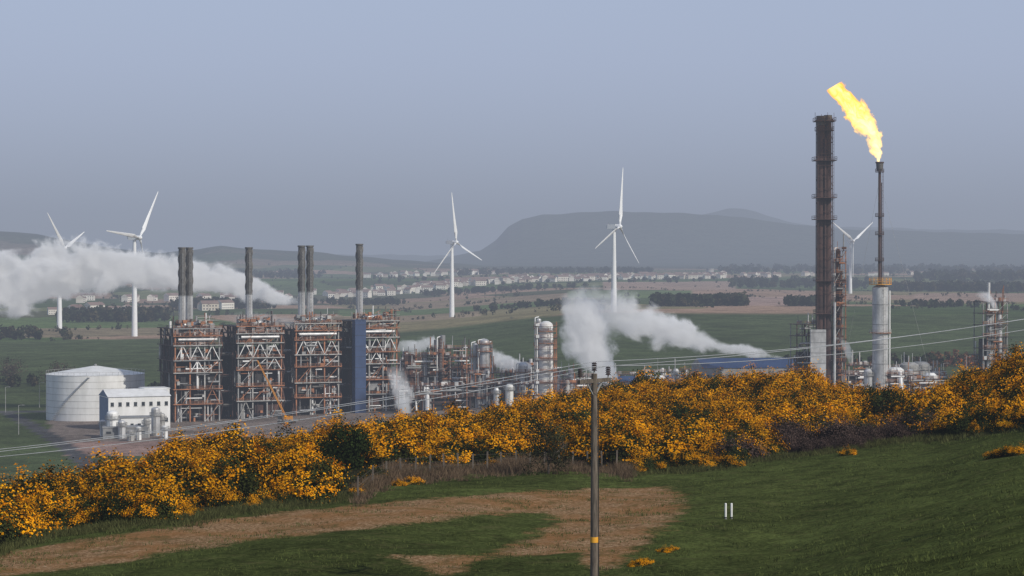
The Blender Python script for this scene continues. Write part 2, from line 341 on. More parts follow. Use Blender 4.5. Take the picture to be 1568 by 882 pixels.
for gy in np.arange(95,250,cell):
    for gx in np.arange(-62,70,cell):
        px_=gx+random.uniform(-.95,.95); py_=gy+random.uniform(-.95,.95)
        uu=CU+F*px_/py_
        if uu<-330 or uu>1900: continue
        f0=np.interp(uu,FU,FD)+1.8*math.sin(px_*.7)+1.2*math.sin(px_*1.9+1); b0=np.interp(uu,BU,BD)
        if not(f0<py_<b0+2): continue
        if any(abs(uu-q[0])<q[3]/q[1]*F*.8+10 and q[1]-14<py_<q[1]+2.5 for q in hb_): continue
        ln=math.sin(px_*.33+py_*.11)*math.sin(py_*.29-px_*.07)+.6*math.sin(px_*.85+2)*math.sin(py_*.7+1)
        s=random.choice((.5,.68,.85,1.0,1.12))*random.uniform(.9,1.1)*(1+.14*ln)
        depth=py_-f0
        if random.random()<.06: continue
        if depth<1.8: s*=.65
        if 1120<uu<1440 and depth<9+3*math.sin(px_) :
            if random.random()<.85:
                for _ in range(2): place(random.choice(db),'scrub',dp,(px_+random.uniform(-.8,.8),py_+random.uniform(-.8,.8),zf(px_,py_)-.1),s*1.15,s*1.3,random.uniform(0,6.3))
                continue
        if (590<uu<950) and depth<5 and random.random()<.5: continue
        pg=.12 if ln>-.45 else .55
        if ln>.5: pg=.03
        if uu>1440: pg+=.15
        mesh=random.choice(gb) if random.random()<pg else random.choice(fb)
        place(mesh,'bush',gp,(px_,py_,zf(px_,py_)-.12),s,s*random.uniform(.85,1.15),random.uniform(0,6.3)); cnt+=1
        if random.random()<.35:
            qx=px_+random.uniform(-1,1); qy=py_-random.uniform(.3,1.2); s2=random.uniform(.3,.5); place(random.choice(fb+gb),'bush',gp,(qx,qy,zf(qx,qy)-.1),s2,s2,random.uniform(0,6.3))
for (uu,row,s) in [(630,742,.4),(612,744,.3),(545,757,.35),(1528,700,.35),(1545,698,.42),(1560,696,.38),(980,866,.24),(990,862,.2),(1018,846,.2),(1030,842,.17),(970,868,.16),(1085,716,.55),(1300,697,.35)]:
    d=d_of(uu,row,58,220); p=G(uu,d,-.1); place(random.choice(fb[:2]),'bush',gp,p,s,s*.8,random.random()*6)
print('gorse',cnt)
# ------------------------------------------------------------------ trees
def tree(name,p,H,R,leaf,n=2600,bare=False,trunk_h=.25,size=.22):
    r=random.Random(int(p.x*10)); root=empty(name,p)
    mb=MB(); M.setdefault('bark',pmat('bark',(.05,.04,.03),.9,0,(.12,.10,.08),2)); tips=[]
    def br(a,dr,l,rad,lev):
        b_=a+dr*l; mb.cyl(a,b_,rad,'bark',rad*.6,6)
        if lev==0: tips.append(b_); return
        for k in range(r.choice((2,3,3))):
            nd_=(dr+Vector((r.uniform(-1,1),r.uniform(-1,1),r.uniform(-.25,.6)))*.85).normalized(); br(b_,nd_,l*r.uniform(.6,.85),rad*.58,lev-1)
        tips.append(b_)
    br(Vector((0,0,-.2)),Vector((0,0,1)),H*trunk_h,H*.022,4)
    mb.build('trunk',root)
    rr=np.random.default_rng(int(abs(p.x)*7)+3)
    nb=44; d=rr.normal(size=(nb,3)); d/=np.linalg.norm(d,axis=1,keepdims=True); d*=rr.uniform(.35,1.12,(nb,1)); Cc=d*np.array([R,R,H*.42])+np.array([0,0,H*.5])
    ii=rr.integers(0,nb,n); P=Cc[ii]+rr.normal(size=(n,3))*R*.15; C=np.array(leaf)*(rr.random((nb,1))[ii]*.9+.5)*(rr.random((n,1))*.5+.75)
    me=quad_mesh(name+'_leaves',P,rr.uniform(size*.5,size,n),C,(P-np.array([0,0,H*.5]))/R); o=bpy.data.objects.new('crown',me); scene.collection.objects.link(o); o.parent=root
    return root
for q in hb_: tree('hawthorn_bush',G(q[0],q[1],-.2),q[2],q[3],q[4],q[5],size=q[6])
tree('bare_tree',G(92,1010),13,8,(.085,.06,.045),1800,bare=True,size=.6)
tree('bare_tree',G(16,1080),11,7,(.09,.07,.05),1400,bare=True,size=.6)
def woods(name,pts,hts,leafn=46,colA=(.03,.038,.018)):
    n=len(pts); pts=np.array(pts); z0=zat(pts[:,0],pts[:,1]); hts=np.array(hts)
    d=rng.normal(size=(n,leafn,3)); d/=np.linalg.norm(d,axis=2,keepdims=True); d*=rng.uniform(.5,1,(n,leafn,1))
    sc=np.stack([hts*.42,hts*.42,hts*.46],1)[:,None,:]
    P=d*sc+np.stack([pts[:,0],pts[:,1],z0+hts*.45],1)[:,None,:]
    C=np.array(colA)*(rng.random((n,1,1))*1.1+.5)*(rng.random((n,leafn,1))*.5+.75)
    br_=rng.random((n,1,1))<.3; C=np.where(br_,C*np.array([1.9,1.3,1.4]),C)
    Sz=np.repeat(hts*.27,leafn)*rng.uniform(.5,1.2,n*leafn)
    me=quad_mesh(name,P.reshape(-1,3),Sz,C.reshape(-1,3),d.reshape(-1,3)); o=bpy.data.objects.new(name,me); scene.collection.objects.link(o); return o
cy=np.exp(rng.uniform(np.log(1480),np.log(5600),90000)); cx=rng.uniform(-.27,.27,90000)*cy
ed,ci=fields(cx,cy); keep=(ed<.014+.007*(cy/2000))&(rng.random(90000)<.75)&(h2(np.floor(cx/90),np.floor(cy/140),5)<.6)
pts=np.stack([cx[keep],cy[keep]],1)[:4000]; woods('hedgerows',pts,rng.uniform(1.6,3.6,len(pts))*np.where(rng.random(len(pts))<.12,2.0,1),26)
P_=[];Hh=[]
def wood(u0,u1,d0,d1,n,h0,h1):
    for i in range(n):
        d=random.uniform(d0,d1); uu=random.uniform(u0,u1); P_.append(((uu-CU)/F*d,d)); Hh.append(random.uniform(h0,h1))
wood(1000,1142,1760,1850,150,7,12); wood(720,900,1950,2010,50,4,8); wood(1000,1060,1850,1950,40,8,11)
wood(90,260,1850,2050,160,6,11); wood(-100,60,1500,1600,50,5,9); wood(260,420,2300,2450,120,7,13)
wood(1360,1620,2650,2900,220,8,15); wood(1120,1330,2900,3300,110,8,14); wood(1400,1650,3300,3800,200,9,16); wood(1205,1262,1740,1790,40,6,10); wood(1380,1500,1740,1790,40,3,7)
wood(440,620,2500,2600,70,6,10); wood(640,900,2950,3050,80,6,10); wood(700,1000,4200,4700,160,9,14); wood(-100,500,3900,4600,300,9,15); wood(1100,1700,4300,5200,380,9,16)
wood(-60,70,1040,1060,20,3,6); wood(230,256,985,1015,8,4,7); wood(1200,1500,1010,1030,40,3,6); wood(620,830,1030,1060,40,3,6); wood(560,1100,3300,3900,120,5,9)
woods('distant_woods',P_,Hh,44)
woods('autumn_scrub',[((random.uniform(1420,1500)-CU)/F*d,d) for d in [random.uniform(1000,1080) for _ in range(60)]],[random.uniform(2,4.5) for _ in range(60)],40,(.13,.07,.035))
# ------------------------------------------------------------------ grass tufts / bracken
def tufts(name,pts,h,colA,blades=14,spread=.18):
    n=len(pts); pts=np.array(pts); z0=zat(pts[:,0],pts[:,1]); base=np.stack([pts[:,0],pts[:,1],z0-.03],1)
    hh=np.asarray(h)*np.ones(n)
    b0=base[:,None,:]+np.concatenate([rng.normal(size=(n,blades,2))*spread,np.zeros((n,blades,1))],2)
    ln=np.concatenate([rng.normal(size=(n,blades,2))*.45,np.ones((n,blades,1))],2)*hh[:,None,None]*rng.uniform(.5,1.1,(n,blades,1))
    sd_=rng.normal(size=(n,blades,3)); sd_[:,:,2]=0; sd_/=np.linalg.norm(sd_,axis=2,keepdims=True); sd_*=.022
    V=np.stack([b0-sd_,b0+sd_,b0+ln],2).reshape(-1,3); k=n*blades
    me=bpy.data.meshes.new(name); me.vertices.add(3*k); me.vertices.foreach_set('co',V.ravel()); me.loops.add(3*k); me.loops.foreach_set('vertex_index',np.arange(3*k,dtype=np.int32))
    me.polygons.add(k); me.polygons.foreach_set('loop_start',np.arange(0,3*k,3,dtype=np.int32)); me.polygons.foreach_set('loop_total',np.full(k,3,dtype=np.int32)); me.update()
    C=np.array(colA)*(rng.random((n,1,1))*.8+.6)*(rng.random((n,blades,1))*.5+.75); C=np.concatenate([C.reshape(-1,3),np.ones((k,1))],1)
    c=me.attributes.new('Col','FLOAT_COLOR','POINT'); c.data.foreach_set('color',np.repeat(C,3,0).ravel()); me.materials.append(M['fol'])
    o=bpy.data.objects.new(name,me); scene.collection.objects.link(o)
pp=[];hh_=[]
for i in range(5200):
    uu=random.uniform(545,965) ; d=np.interp(uu,FU,FD)+random.gauss(-2.0,3.0); k=.5+.5*math.sin(uu*.05)*math.sin(uu*.017+1)
    if random.random()<.25+.75*k: pp.append(((uu-CU)/F*d,d)); hh_.append(random.uniform(.2,.45+.55*k))
tufts('dead_bracken',pp,hh_,(.20,.14,.09))
pp=[]
for i in range(3400):
    uu=random.uniform(-100,1700); d=np.interp(uu,FU,FD)-abs(random.gauss(0,1.8)); pp.append(((uu-CU)/F*d,d))
tufts('rough_grass',pp,rng.uniform(.15,.5,len(pp)),(.09,.095,.035))
pp=[]
for i in range(16000):
    d=random.uniform(62,165); uu=random.uniform(-80,1650); pp.append(((uu-CU)/F*d,d))
pp=np.array(pp); kx=np.sin(pp[:,0]*.8+pp[:,1]*.3)*np.sin(pp[:,1]*.6)+rng.normal(size=len(pp))*.5>0.1
pp=pp[kx]; tufts('pasture_grass_tufts',pp,rng.uniform(.06,.22,len(pp)),(.072,.088,.026),10,.22)
# ------------------------------------------------------------------ fence, marker posts
fe=empty('wire_fence'); mb=MB(); prev=None
for uu in list(range(548,960,22)):
    d=np.interp(uu,FU,FD)-3.2; p=G(uu,d); h=1.25+random.uniform(-.1,.1)
    q=p+Vector((random.uniform(-.06,.06),0,h)); mb.beam(p-Vector((0,0,.3)),q,.11,'wood')
    if prev:
        for k in (.45,.75,1.1): mb.beam(prev+Vector((0,0,k)),p+Vector((0,0,k)),.008,'fwire')
    prev=p
mb.build('posts_and_wires',fe)
for uu in (1111.5,1120.5):
    d=d_of(uu,795,58,220); p=G(uu,d); mb=MB(); mb.cyl((0,0,-.2),(0,0,.78),.055,'postw',n=10); mb.dome((0,0,.78),.055,.03,'postw',10); mb.cyl((0,0,.02),(0,0,.1),.06,'dark',n=10)
    mb.build('marker_post',None,p)
# ------------------------------------------------------------------ power line
def pole(px_,py_,name='utility_pole',top=None):
    z0=zf(px_,py_); top=z0+9 if top is None else top; h=top-z0
    e=empty(name,(px_,py_,z0)); mb=MB()
    mb.cyl((0,0,-.8),(0,0,h),.165,'wood',.115,14)
    ah=h-.28; ang=math.radians(56); a=Vector((math.cos(ang),math.sin(ang),0))
    mb.beam(Vector((0,0,ah))-a*1.15,Vector((0,0,ah))+a*1.15,.13,'wood',.15)
    for s_ in (-1,1): mb.beam(Vector((0,0,ah-.65)),Vector((0,0,ah))+a*.62*s_,.05,'galv')
    tips=[]
    for k in (-1.05,0.12,1.05):
        c=Vector((0,0,ah+.07))+a*k
        if k==0.12: c=Vector((0.0,0,h))
        mb.cyl(c,c+Vector((0,0,.12)),.03,'galv',n=8)
        for j in range(4): mb.cyl(c+Vector((0,0,.12+j*.085)),c+Vector((0,0,.19+j*.085)),.12,'porc',.07,10)
        tips.append(c+Vector((px_,py_,z0+.48)))
    mb.cyl((0,0,2.0),(0,0,2.22),.163,'yellow',n=14)
    mb.cyl((.18,0,0.2),(.16,0,h-1),.02,'dark',n=6)
    mb.build('pole_and_crossarm',e); return tips
A=W(910,574,90); t0=pole(A.x,A.y,top=-4.45)
Bx=W(1990,425,84); t1=pole(Bx.x,Bx.y,top=-(425-400)/F*84)
Cx=W(-330,735,97); t2=pole(Cx.x,Cx.y,top=-(735-400)/F*97)
mb=MB()
for T1,T2,sg in ((t0,t1,.5),(t0,t2,.35)):
    for k,(a,b_) in enumerate(zip(T1,T2)):
        pr=None
        for i in range(25):
            t=i/24; p=a.lerp(b_,t); p.z-=4*sg*(1+.35*k)*t*(1-t)
            if pr is not None: mb.cyl(pr,p,.013,'wire',n=5)
            pr=p
mb.build('overhead_power_line')
# ------------------------------------------------------------------ wind turbines
def turbine(u_t,hub_row,d,psi,ths,Lb=40.0,hs=1):
    x0=(u_t-CU)/F*d; z0=zf(x0,d)-1; hz=(HR-hub_row)/F*d
    e=empty('wind_turbine',(x0,d,z0)); H=hz-z0; mb=MB()
    mb.cyl((0,0,0),(0,0,H*.5),2.05,'turb',1.6,24); mb.cyl((0,0,H*.5),(0,0,H-1.6),1.6,'turb',1.15,24); mb.cyl((0,0,-.5),(0,0,.4),2.6,'concrete',n=24)
    mb.build('tower',e)
    ps=math.radians(psi); a=Vector((math.sin(ps)*hs,-math.cos(ps),0)); hv=Vector((math.cos(ps),math.sin(ps)*hs,0))
    c=Vector((0,0,H)); mb=MB()
    mb.beam(c-a*5.2,c-a*4.2,2.0,'turb',2.2);mb.beam(c-a*4.2,c+a*1.8,2.9,'turb',3.0);mb.cyl(c+a*1.8,c+a*2.4,1.3,'turb',1.5,16); mb.beam(c-a*4+Vector((0,0,1.5)),c-a*4+Vector((0,0,2.8)),.15,'grey')
    mb.build('nacelle',e)
    hb=c+a*4.0; mb=MB(); mb.cyl(c+a*2.4,hb+a*.9,1.6,'turb',1.5,16); mb.cyl(hb+a*.9,hb+a*1.7,1.5,'turb',1.0,16); mb.cyl(hb+a*1.7,hb+a*2.2,1.0,'turb',.25,16); mb.build('hub',e)
    for i,th in enumerate(ths):
        t=math.radians(th); s_=Vector((0,0,1))*math.cos(t)+hv*math.sin(t); mb=MB(); prev=None
        for r_,ch,tkk,tw in ((.0,1.6,1.5,80),(.06,1.7,1.3,70),(.18,3.0,.75,24),(.35,2.4,.5,14),(.6,1.7,.3,8),(.85,1.1,.18,4),(.97,.7,.1,2),(1.0,.2,.05,2)):
            tr=math.radians(tw+12); cd=(s_.cross(a)*math.cos(tr)+a*math.sin(tr)).normalized(); td=s_.cross(cd).normalized()
            o=hb+s_*(1.0+(Lb-1)*r_); ring=[]
            for ang in range(0,360,36):
                g=math.radians(ang); ring.append(o+cd*(ch*.5*math.cos(g)+ch*.15)+td*(tkk*.5*math.sin(g)*(1 if math.cos(g)<.2 else .6)))
            if prev: mb.add(prev+ring,[(j,(j+1)%10,10+(j+1)%10,10+j) for j in range(10)],'turb',True)
            prev=ring
        mb.build('blade_%d'%(i+1),e)
turbine(91,380,1720,77,(-49,71,191)); turbine(206,364,1550,66,(36,156,276)); turbine(692,371,1810,57,(-9,111,231)); turbine(940,347,1515,62,(8,128,248)); turbine(1302,369,2500,42,(58,-60,180))
# ------------------------------------------------------------------ furnace blocks
def furnace(name,p,rz,seed,stacks,bluep=False):
    r=random.Random(seed); e=empty(name,p); e.rotation_euler=(0,0,rz)
    Wd,D,H=16.6,22.0,34.2; mb=MB(); lv=[0,6.5,12.0,18,22.5,28.0,31.5,34.2]
    xs=[-Wd/2,-Wd/6,Wd/6,Wd/2]; yy=[0,7,14,21]
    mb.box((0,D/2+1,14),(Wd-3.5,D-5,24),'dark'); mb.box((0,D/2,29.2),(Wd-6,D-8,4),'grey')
    mb.box((-Wd/2+.9,D/2+1,15),(.5,D-3,29.6),'dark')  # dark sheet paints the shade on the block's left side
    for X_ in xs:
        for Y_ in yy:
            if X_ in (xs[0],xs[3]) or Y_ in (yy[0],yy[3]):
                k=r.choice(['galv','grey','rust']) if Y_<1 else ('dark' if X_<0 else 'rustd')  # left members darker, shaded side put into the colour
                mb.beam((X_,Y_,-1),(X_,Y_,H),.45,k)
    for i,z_ in enumerate(lv[1:]):
        mb.box((0,D/2,z_),(Wd+1.6,D+1.6,.16),'dark')
        x0_,x1_=(-Wd/2-.9,Wd/2+.9) if r.random()<.6 else ((-Wd/2-.9,Wd*.25) if r.random()<.5 else (-Wd*.25,Wd/2+.9))
        mb.beam((-Wd/2-.9,-.9,z_+.05),(Wd/2+.9,-.9,z_+.05),.26,r.choice(['rust','rust','grey','galv']),.34); mb.beam((-Wd/2-.9,-.9,z_),(-Wd/2-.9,D+.8,z_),.3,'rustd'); mb.beam((Wd/2+.9,-.9,z_),(Wd/2+.9,D+.8,z_),.3,'rust')  # left edge beam darker than the right, painted side shade
        for hh in (.6,1.15):
            mb.beam((x0_,-.95,z_+hh),(x1_,-.95,z_+hh),.09,'rust'); mb.beam((-Wd/2-.9,-.9,z_+hh),(-Wd/2-.9,D,z_+hh),.1,'rustd')
        for k in range(10): mb.beam((x0_+k*(x1_-x0_)/9,-.95,z_),(x0_+k*(x1_-x0_)/9,-.95,z_+1.15),.09,'rust')
    for li,(a,b_) in enumerate(zip(lv[:-1],lv[1:])):
        for j in range(3):
            c=r.random(); x1,x2=xs[j],xs[j+1]; kk_='white' if li in (3,4) else r.choice(['galv','rust','grey'])
            if li==4 or c<.22:
                mb.beam((x1,-.3,a),((x1+x2)/2,-.3,b_),.26,kk_); mb.beam(((x1+x2)/2,-.3,b_),(x2,-.3,a),.26,kk_)
            elif c<.42: mb.beam((x1,-.3,a),(x2,-.3,b_),.22,kk_)
            elif c<.62: mb.box(((x1+x2)/2,1.2,(a+b_)/2+.2),((x2-x1)*r.uniform(.5,.95),.5,(b_-a)*r.uniform(.4,.8)),r.choice(['grey','dark','rustd','soot']))
        for j in range(3):
            mb.beam((-Wd/2-.1,yy[j],a),(-Wd/2-.1,yy[j+1],b_),.28,'rustd')
        for k in range(r.randint(6,10)):
            X_=r.uniform(-Wd/2+.6,Wd/2-.6); q=r.uniform(-.2,1.8); rr=r.choice([.1,.14,.2,.3,.4]); z2=b_ if r.random()<.6 else a+(b_-a)*r.uniform(.4,.9)
            mb.cyl((X_,q,a),(X_,q,z2),rr,r.choice(['white','silver','rust','galv','grey','soot','rustd']),n=8)
        for k in range(r.randint(3,6)):
            z_=r.uniform(a+.8,b_-.6); x1=r.uniform(-Wd/2,Wd*.3); x2=x1+r.uniform(2,8); x2=min(x2,Wd/2); mb.cyl((x1,r.uniform(-.6,1),z_),(x2,r.uniform(-.6,1),z_),r.choice([.12,.18,.25,.4]),r.choice(['white','rust','silver','soot','grey']),n=8)
        for k in range(r.randint(6,10)):
            X_=r.uniform(-Wd/2+1,Wd/2-1); mb.box((X_,r.uniform(0,1.5),a+r.uniform(.5,4)),(r.uniform(.3,1.7),1,r.uniform(.3,1.6)),r.choice(['rust','galv','dark','grey','soot','rust','grey']))
        for k in range(7):
            Y_=r.uniform(1,D-1); mb.cyl((-Wd/2-.4,Y_,a),(-Wd/2-.4,Y_,b_),r.choice([.12,.25,.4]),r.choice(['rustd','soot','galv','dark']),n=6)
    for li,(a,b_) in enumerate(zip(lv[:-1],lv[1:])):
        sx=Wd/2+1.6; s1=(sx,1,a) if li%2 else (sx,5,a); s2=(sx,5,b_) if li%2 else (sx,1,b_); mb.beam(s1,s2,.5,'rustd',.25)
        fx=r.choice((-6,-1,4)); mb.beam((fx,-1.3,a),(fx+3.2,-1.3,b_),.3,'rust',.12)
    mb.cyl((-Wd/2+1,-.4,30.2),(Wd/2-1,-.4,30.2),.6,'silver',n=12)
    mb.cyl((-4,4,35.4),(4,4,35.4),1.1,'silver',n=14); mb.cyl((-6,9,35.8),(2,9,35.8),.9,'rustd',n=12)
    for k in range(24):
        X_=r.uniform(-Wd/2,Wd/2); Y_=r.uniform(-.5,D*.6); h_=r.choice([1.2,2,2.6,3.4,4.4,5.6]); mb.cyl((X_,Y_,H),(X_,Y_,H+h_),r.choice([.1,.16,.25,.5]),r.choice(['rust','galv','white','soot','rustd','grey']),n=8)
    for k in range(16):
        X_=r.uniform(-Wd/2+1,Wd/2-1); mb.box((X_,r.uniform(0,6),H+r.uniform(.6,2.8)),(r.uniform(.5,2.4),r.uniform(1,3),r.uniform(.5,1.8)),r.choice(['rust','grey','galv','soot','rust','rust']))
    for k in range(12):
        X_=r.uniform(-Wd/2,Wd/2-3); z_=H+r.uniform(1.0,4.2); mb.beam((X_,0,z_),(X_+r.uniform(1,6),r.uniform(0,4),z_+r.choice((0,0,1.2))),.14,r.choice(['rust','galv','rustd','grey']))
    mb.build('frame_and_pipework',e)
    for i,(sx,sy,top) in enumerate(stacks):
        mb=MB(); h0=31.0; hm=h0+(top-h0)*.46
        mb.cyl((sx,sy,h0),(sx,sy,hm),1.36,'silver',1.3,20); mb.cyl((sx,sy,hm),(sx,sy,top),1.3,'soot',1.25,20)
        mb.cyl((sx,sy,top-.5),(sx,sy,top+.05),1.5,'soot',n=20); mb.cyl((sx,sy,hm-.15),(sx,sy,hm+.15),1.42,'grey',n=20); mb.ring((sx,sy,h0+5),1.4,.9,'rust',rail='rust'); mb.ladder((sx,sy-1.6,h0+5),(sx,sy-1.55,top-2),'grey',.5)
        for hx in range(3):
            pv=None
            for k in range(26):
                t=k/25; an=t*2*math.pi*1.0+hx*2*math.pi/3; z_=hm+1+(top-hm-2)*t; q=Vector((sx+math.cos(an)*1.42,sy+math.sin(an)*1.42,z_))
                if pv is not None: mb.beam(pv,q,.22,'strake' ,.14)
                pv=q
        mb.build('stack_%d'%(i+1),e)
    if bluep:
        mb=MB(); mb.box((-7.9,-3.2,17.0),(4.3,3.6,35.0),'blue')
        for k in range(9): mb.box((-7.9,-5.02,1+k*4),(4.34,.05,.08),'dark')
        mb.box((-7.9,-3.2,34.7),(4.6,3.9,.35),'blue'); mb.build('lift_shaft',e)
rz=math.radians(23); ax=Vector((math.cos(rz),math.sin(rz),0)); base=W(302,400,835); base.z=0
offs=[0,23.8,46.2,69.5]
st=[[(-3.6,8,64.5),(-.3,10,64.5)],[(-1.5,9,64.6)],[(-3.3,9,65.3),(0,9,65.3)],[(-3.5,9,66)]]
for i in range(4):
    q=base+ax*offs[i]; zb=zf(q.x,q.y); furnace('furnace_block',(q.x,q.y,zb),rz,20+i*3,[(a,b_,c+ (-59.4-zb)) for a,b_,c in st[i]],bluep=(i==3))
for i in range(3):
    q=base+ax*(offs[i]+offs[i+1])/2; mb=MB(); r=random.Random(50+i)
    for z_ in (5,10,16,24):
        mb.box((0,9,z_),(5.5,10,.2),'dark')
        for k in range(4): mb.cyl((-3,r.uniform(3,8),z_+.5),(3,r.uniform(3,8),z_+.5),.3,r.choice(['silver','rustd','soot']),n=8)
    mb.box((0,16,13),(5,2,26),'dark')  # dark backing panel stands for the deep shadow between blocks
    for X_ in (-2.6,2.6):
        for Y_ in (4,14): mb.beam((X_,Y_,-1),(X_,Y_,25),.4,'rustd')
    mb.build('pipe_rack',None,(q.x,q.y,zf(q.x,q.y)),rz)
# crane
p0=W(437,642,812); g0=zf(p0.x,p0.y); p1=W(394,552,815); e=empty('mobile_crane',(p0.x,p0.y,g0)); mb=MB()
b0=Vector((0,0,2.6)); b1=p1-Vector((p0.x,p0.y,g0))
for dx,dy in ((-.24,-.24),(.24,-.24),(.24,.24),(-.24,.24)): mb.beam(b0+Vector((dx,dy,0)),b1+Vector((dx*.6,dy*.6,0)),.17,'orange')
for i in range(16):
    a=b0.lerp(b1,i/16);c=b0.lerp(b1,(i+1)/16); s_=1 if i%2 else -1; mb.beam(a+Vector((.24*s_,-.24,0)),c+Vector((-.24*s_,-.24,0)),.1,'orange')
mb.beam(b1,b1-Vector((0,0,9)),.08,'dark'); mb.box((0.8,0,1.2),(7,2.6,.7),'grey'); mb.box((1.0,0,2.1),(3.0,2.4,1.1),'orange'); mb.box((-1.9,-.6,2.2),(1.5,1.3,1.3),'glass')
for X_ in (-2.2,-.8,1.6,3.0):
    for Y_ in (-1.3,1.3): mb.cyl((X_,Y_-.2,.6),(X_,Y_+.2,.6),.6,'dark',n=14)
mb.build('boom_and_carrier',e)
# ------------------------------------------------------------------ left tank, buildings
p=G(146,862); e=empty('storage_tank',p); mb=MB(); R=18.4; Ht=(HR-572)/F*862-p.z
mb.cyl((0,0,-1),(0,0,Ht),R,'white',n=64); mb.cyl((0,0,Ht),(0,0,Ht+2.9),R+.15,'white',1.2,64)
for k in range(1,7): mb.cyl((0,0,Ht*k/7),(0,0,Ht*k/7+.10),R+.05,'galv',n=64)
mb.build('shell_and_roof',e); mb=MB()
n=48
for i in range(n):
    a=2*math.pi*i/n;b_=2*math.pi*(i+1)/n; P1=Vector((math.cos(a)*R,math.sin(a)*R,Ht+.1));P2=Vector((math.cos(b_)*R,math.sin(b_)*R,Ht+.1))
    mb.beam(P1,P1+Vector((0,0,1.1)),.08,'galv'); mb.beam(P1+Vector((0,0,1.1)),P2+Vector((0,0,1.1)),.08,'galv')
for i in range(26):
    a=-2.4+i*.035; z_=Ht*i/26; mb.box((math.cos(a)*(R+.6),math.sin(a)*(R+.6),z_),(.9,.9,.12),'galv')
mb.cyl((0,0,Ht+2.5),(0,0,Ht+3.6),.5,'grey',n=10); mb.build('railing_and_stair',e)
def building(name,p,w,d,h,rz,wall,roof,rows=1,nwin=6,gable=None,rh=None,flat=False):
    e=empty(name,p); e.rotation_euler=(0,0,rz); mb=MB(); rh=rh or w*.12
    mb.box((0,0,h/2-.5),(w,d,h+1),wall); mb.build('walls',e); mb=MB()
    if flat: mb.box((0,0,h+.15),(w+.4,d+.4,.3),roof)
    else:
        vs=[(-w/2-.3,-d/2-.4,h),(w/2+.3,-d/2-.4,h),(w/2+.3,d/2+.4,h),(-w/2-.3,d/2+.4,h),(-w/2-.3,0,h+rh),(w/2+.3,0,h+rh)]
        mb.add(vs,[(0,1,5,4),(3,4,5,2),(0,3,2,1)],roof); mb.add([vs[0],vs[4],vs[3],vs[1],vs[2],vs[5]],[(0,1,2),(3,4,5)],gable or wall)
    mb.build('roof',e); mb=MB()
    for r_ in range(rows):
        for i in range(nwin):
            X_=-w/2+w*(i+.5)/nwin; zz=h*(r_+.55)/rows
            mb.box((X_,-d/2-.02,zz),(w/nwin*.42,.12,h/rows*.24),'glass'); mb.box((X_,-d/2-.06,zz-h/rows*.14),(w/nwin*.5,.2,.12),'galv')
    mb.box((w*.3,-d/2-.03,1.1),(1.4,.14,2.2),'dark'); mb.build('windows_and_door',e)
    if gable: mb=MB(); mb.box((-w/2-.05,0,h/2-.3),(.1,d-.1,h-.2),gable); mb.build('gable_panel',e)  # blue-grey sheet laid over the left end wall
    return e
p=G(206,808); building('plant_office',p,22,15,11.5,math.radians(22),'white','white',2,8,'bluegrey',2.4)
p=G(236,815); building('plant_office',p,9,9,13.6,math.radians(22),'white','white',3,3,None,1.0,True)
p=G(216,782); building('plant_office',p,15,9,5.5,math.radians(17),'white','grey',1,6,None,1.0,True)
p=G(192,763); building('machine_house',p,15,8,3.5,math.radians(10),'grey','grey',1,4,None,1,True)
for (uu,d,r_,h_,k) in ((172,765,2.0,8,'white'),(186,758,1.3,5.5,'silver'),(238,770,1.5,9,'silver'),(247,772,1.2,7,'galv'),(212,752,.9,4,'white'),(157,770,1.0,5,'silver'),(224,762,1.1,6,'galv'),(200,748,1.2,3,'galv'),(252,755,1.0,4,'white')):
    p=G(uu,d); mb=MB(); mb.cyl((0,0,-.5),(0,0,h_),r_,k,n=20); mb.dome((0,0,h_),r_,r_*.5,k); mb.ring((0,0,h_*.75),r_,.5,'galv',12); mb.ladder((0,-r_-.2,0),(0,-r_-.2,h_),'galv'); mb.build('process_vessel',None,p)
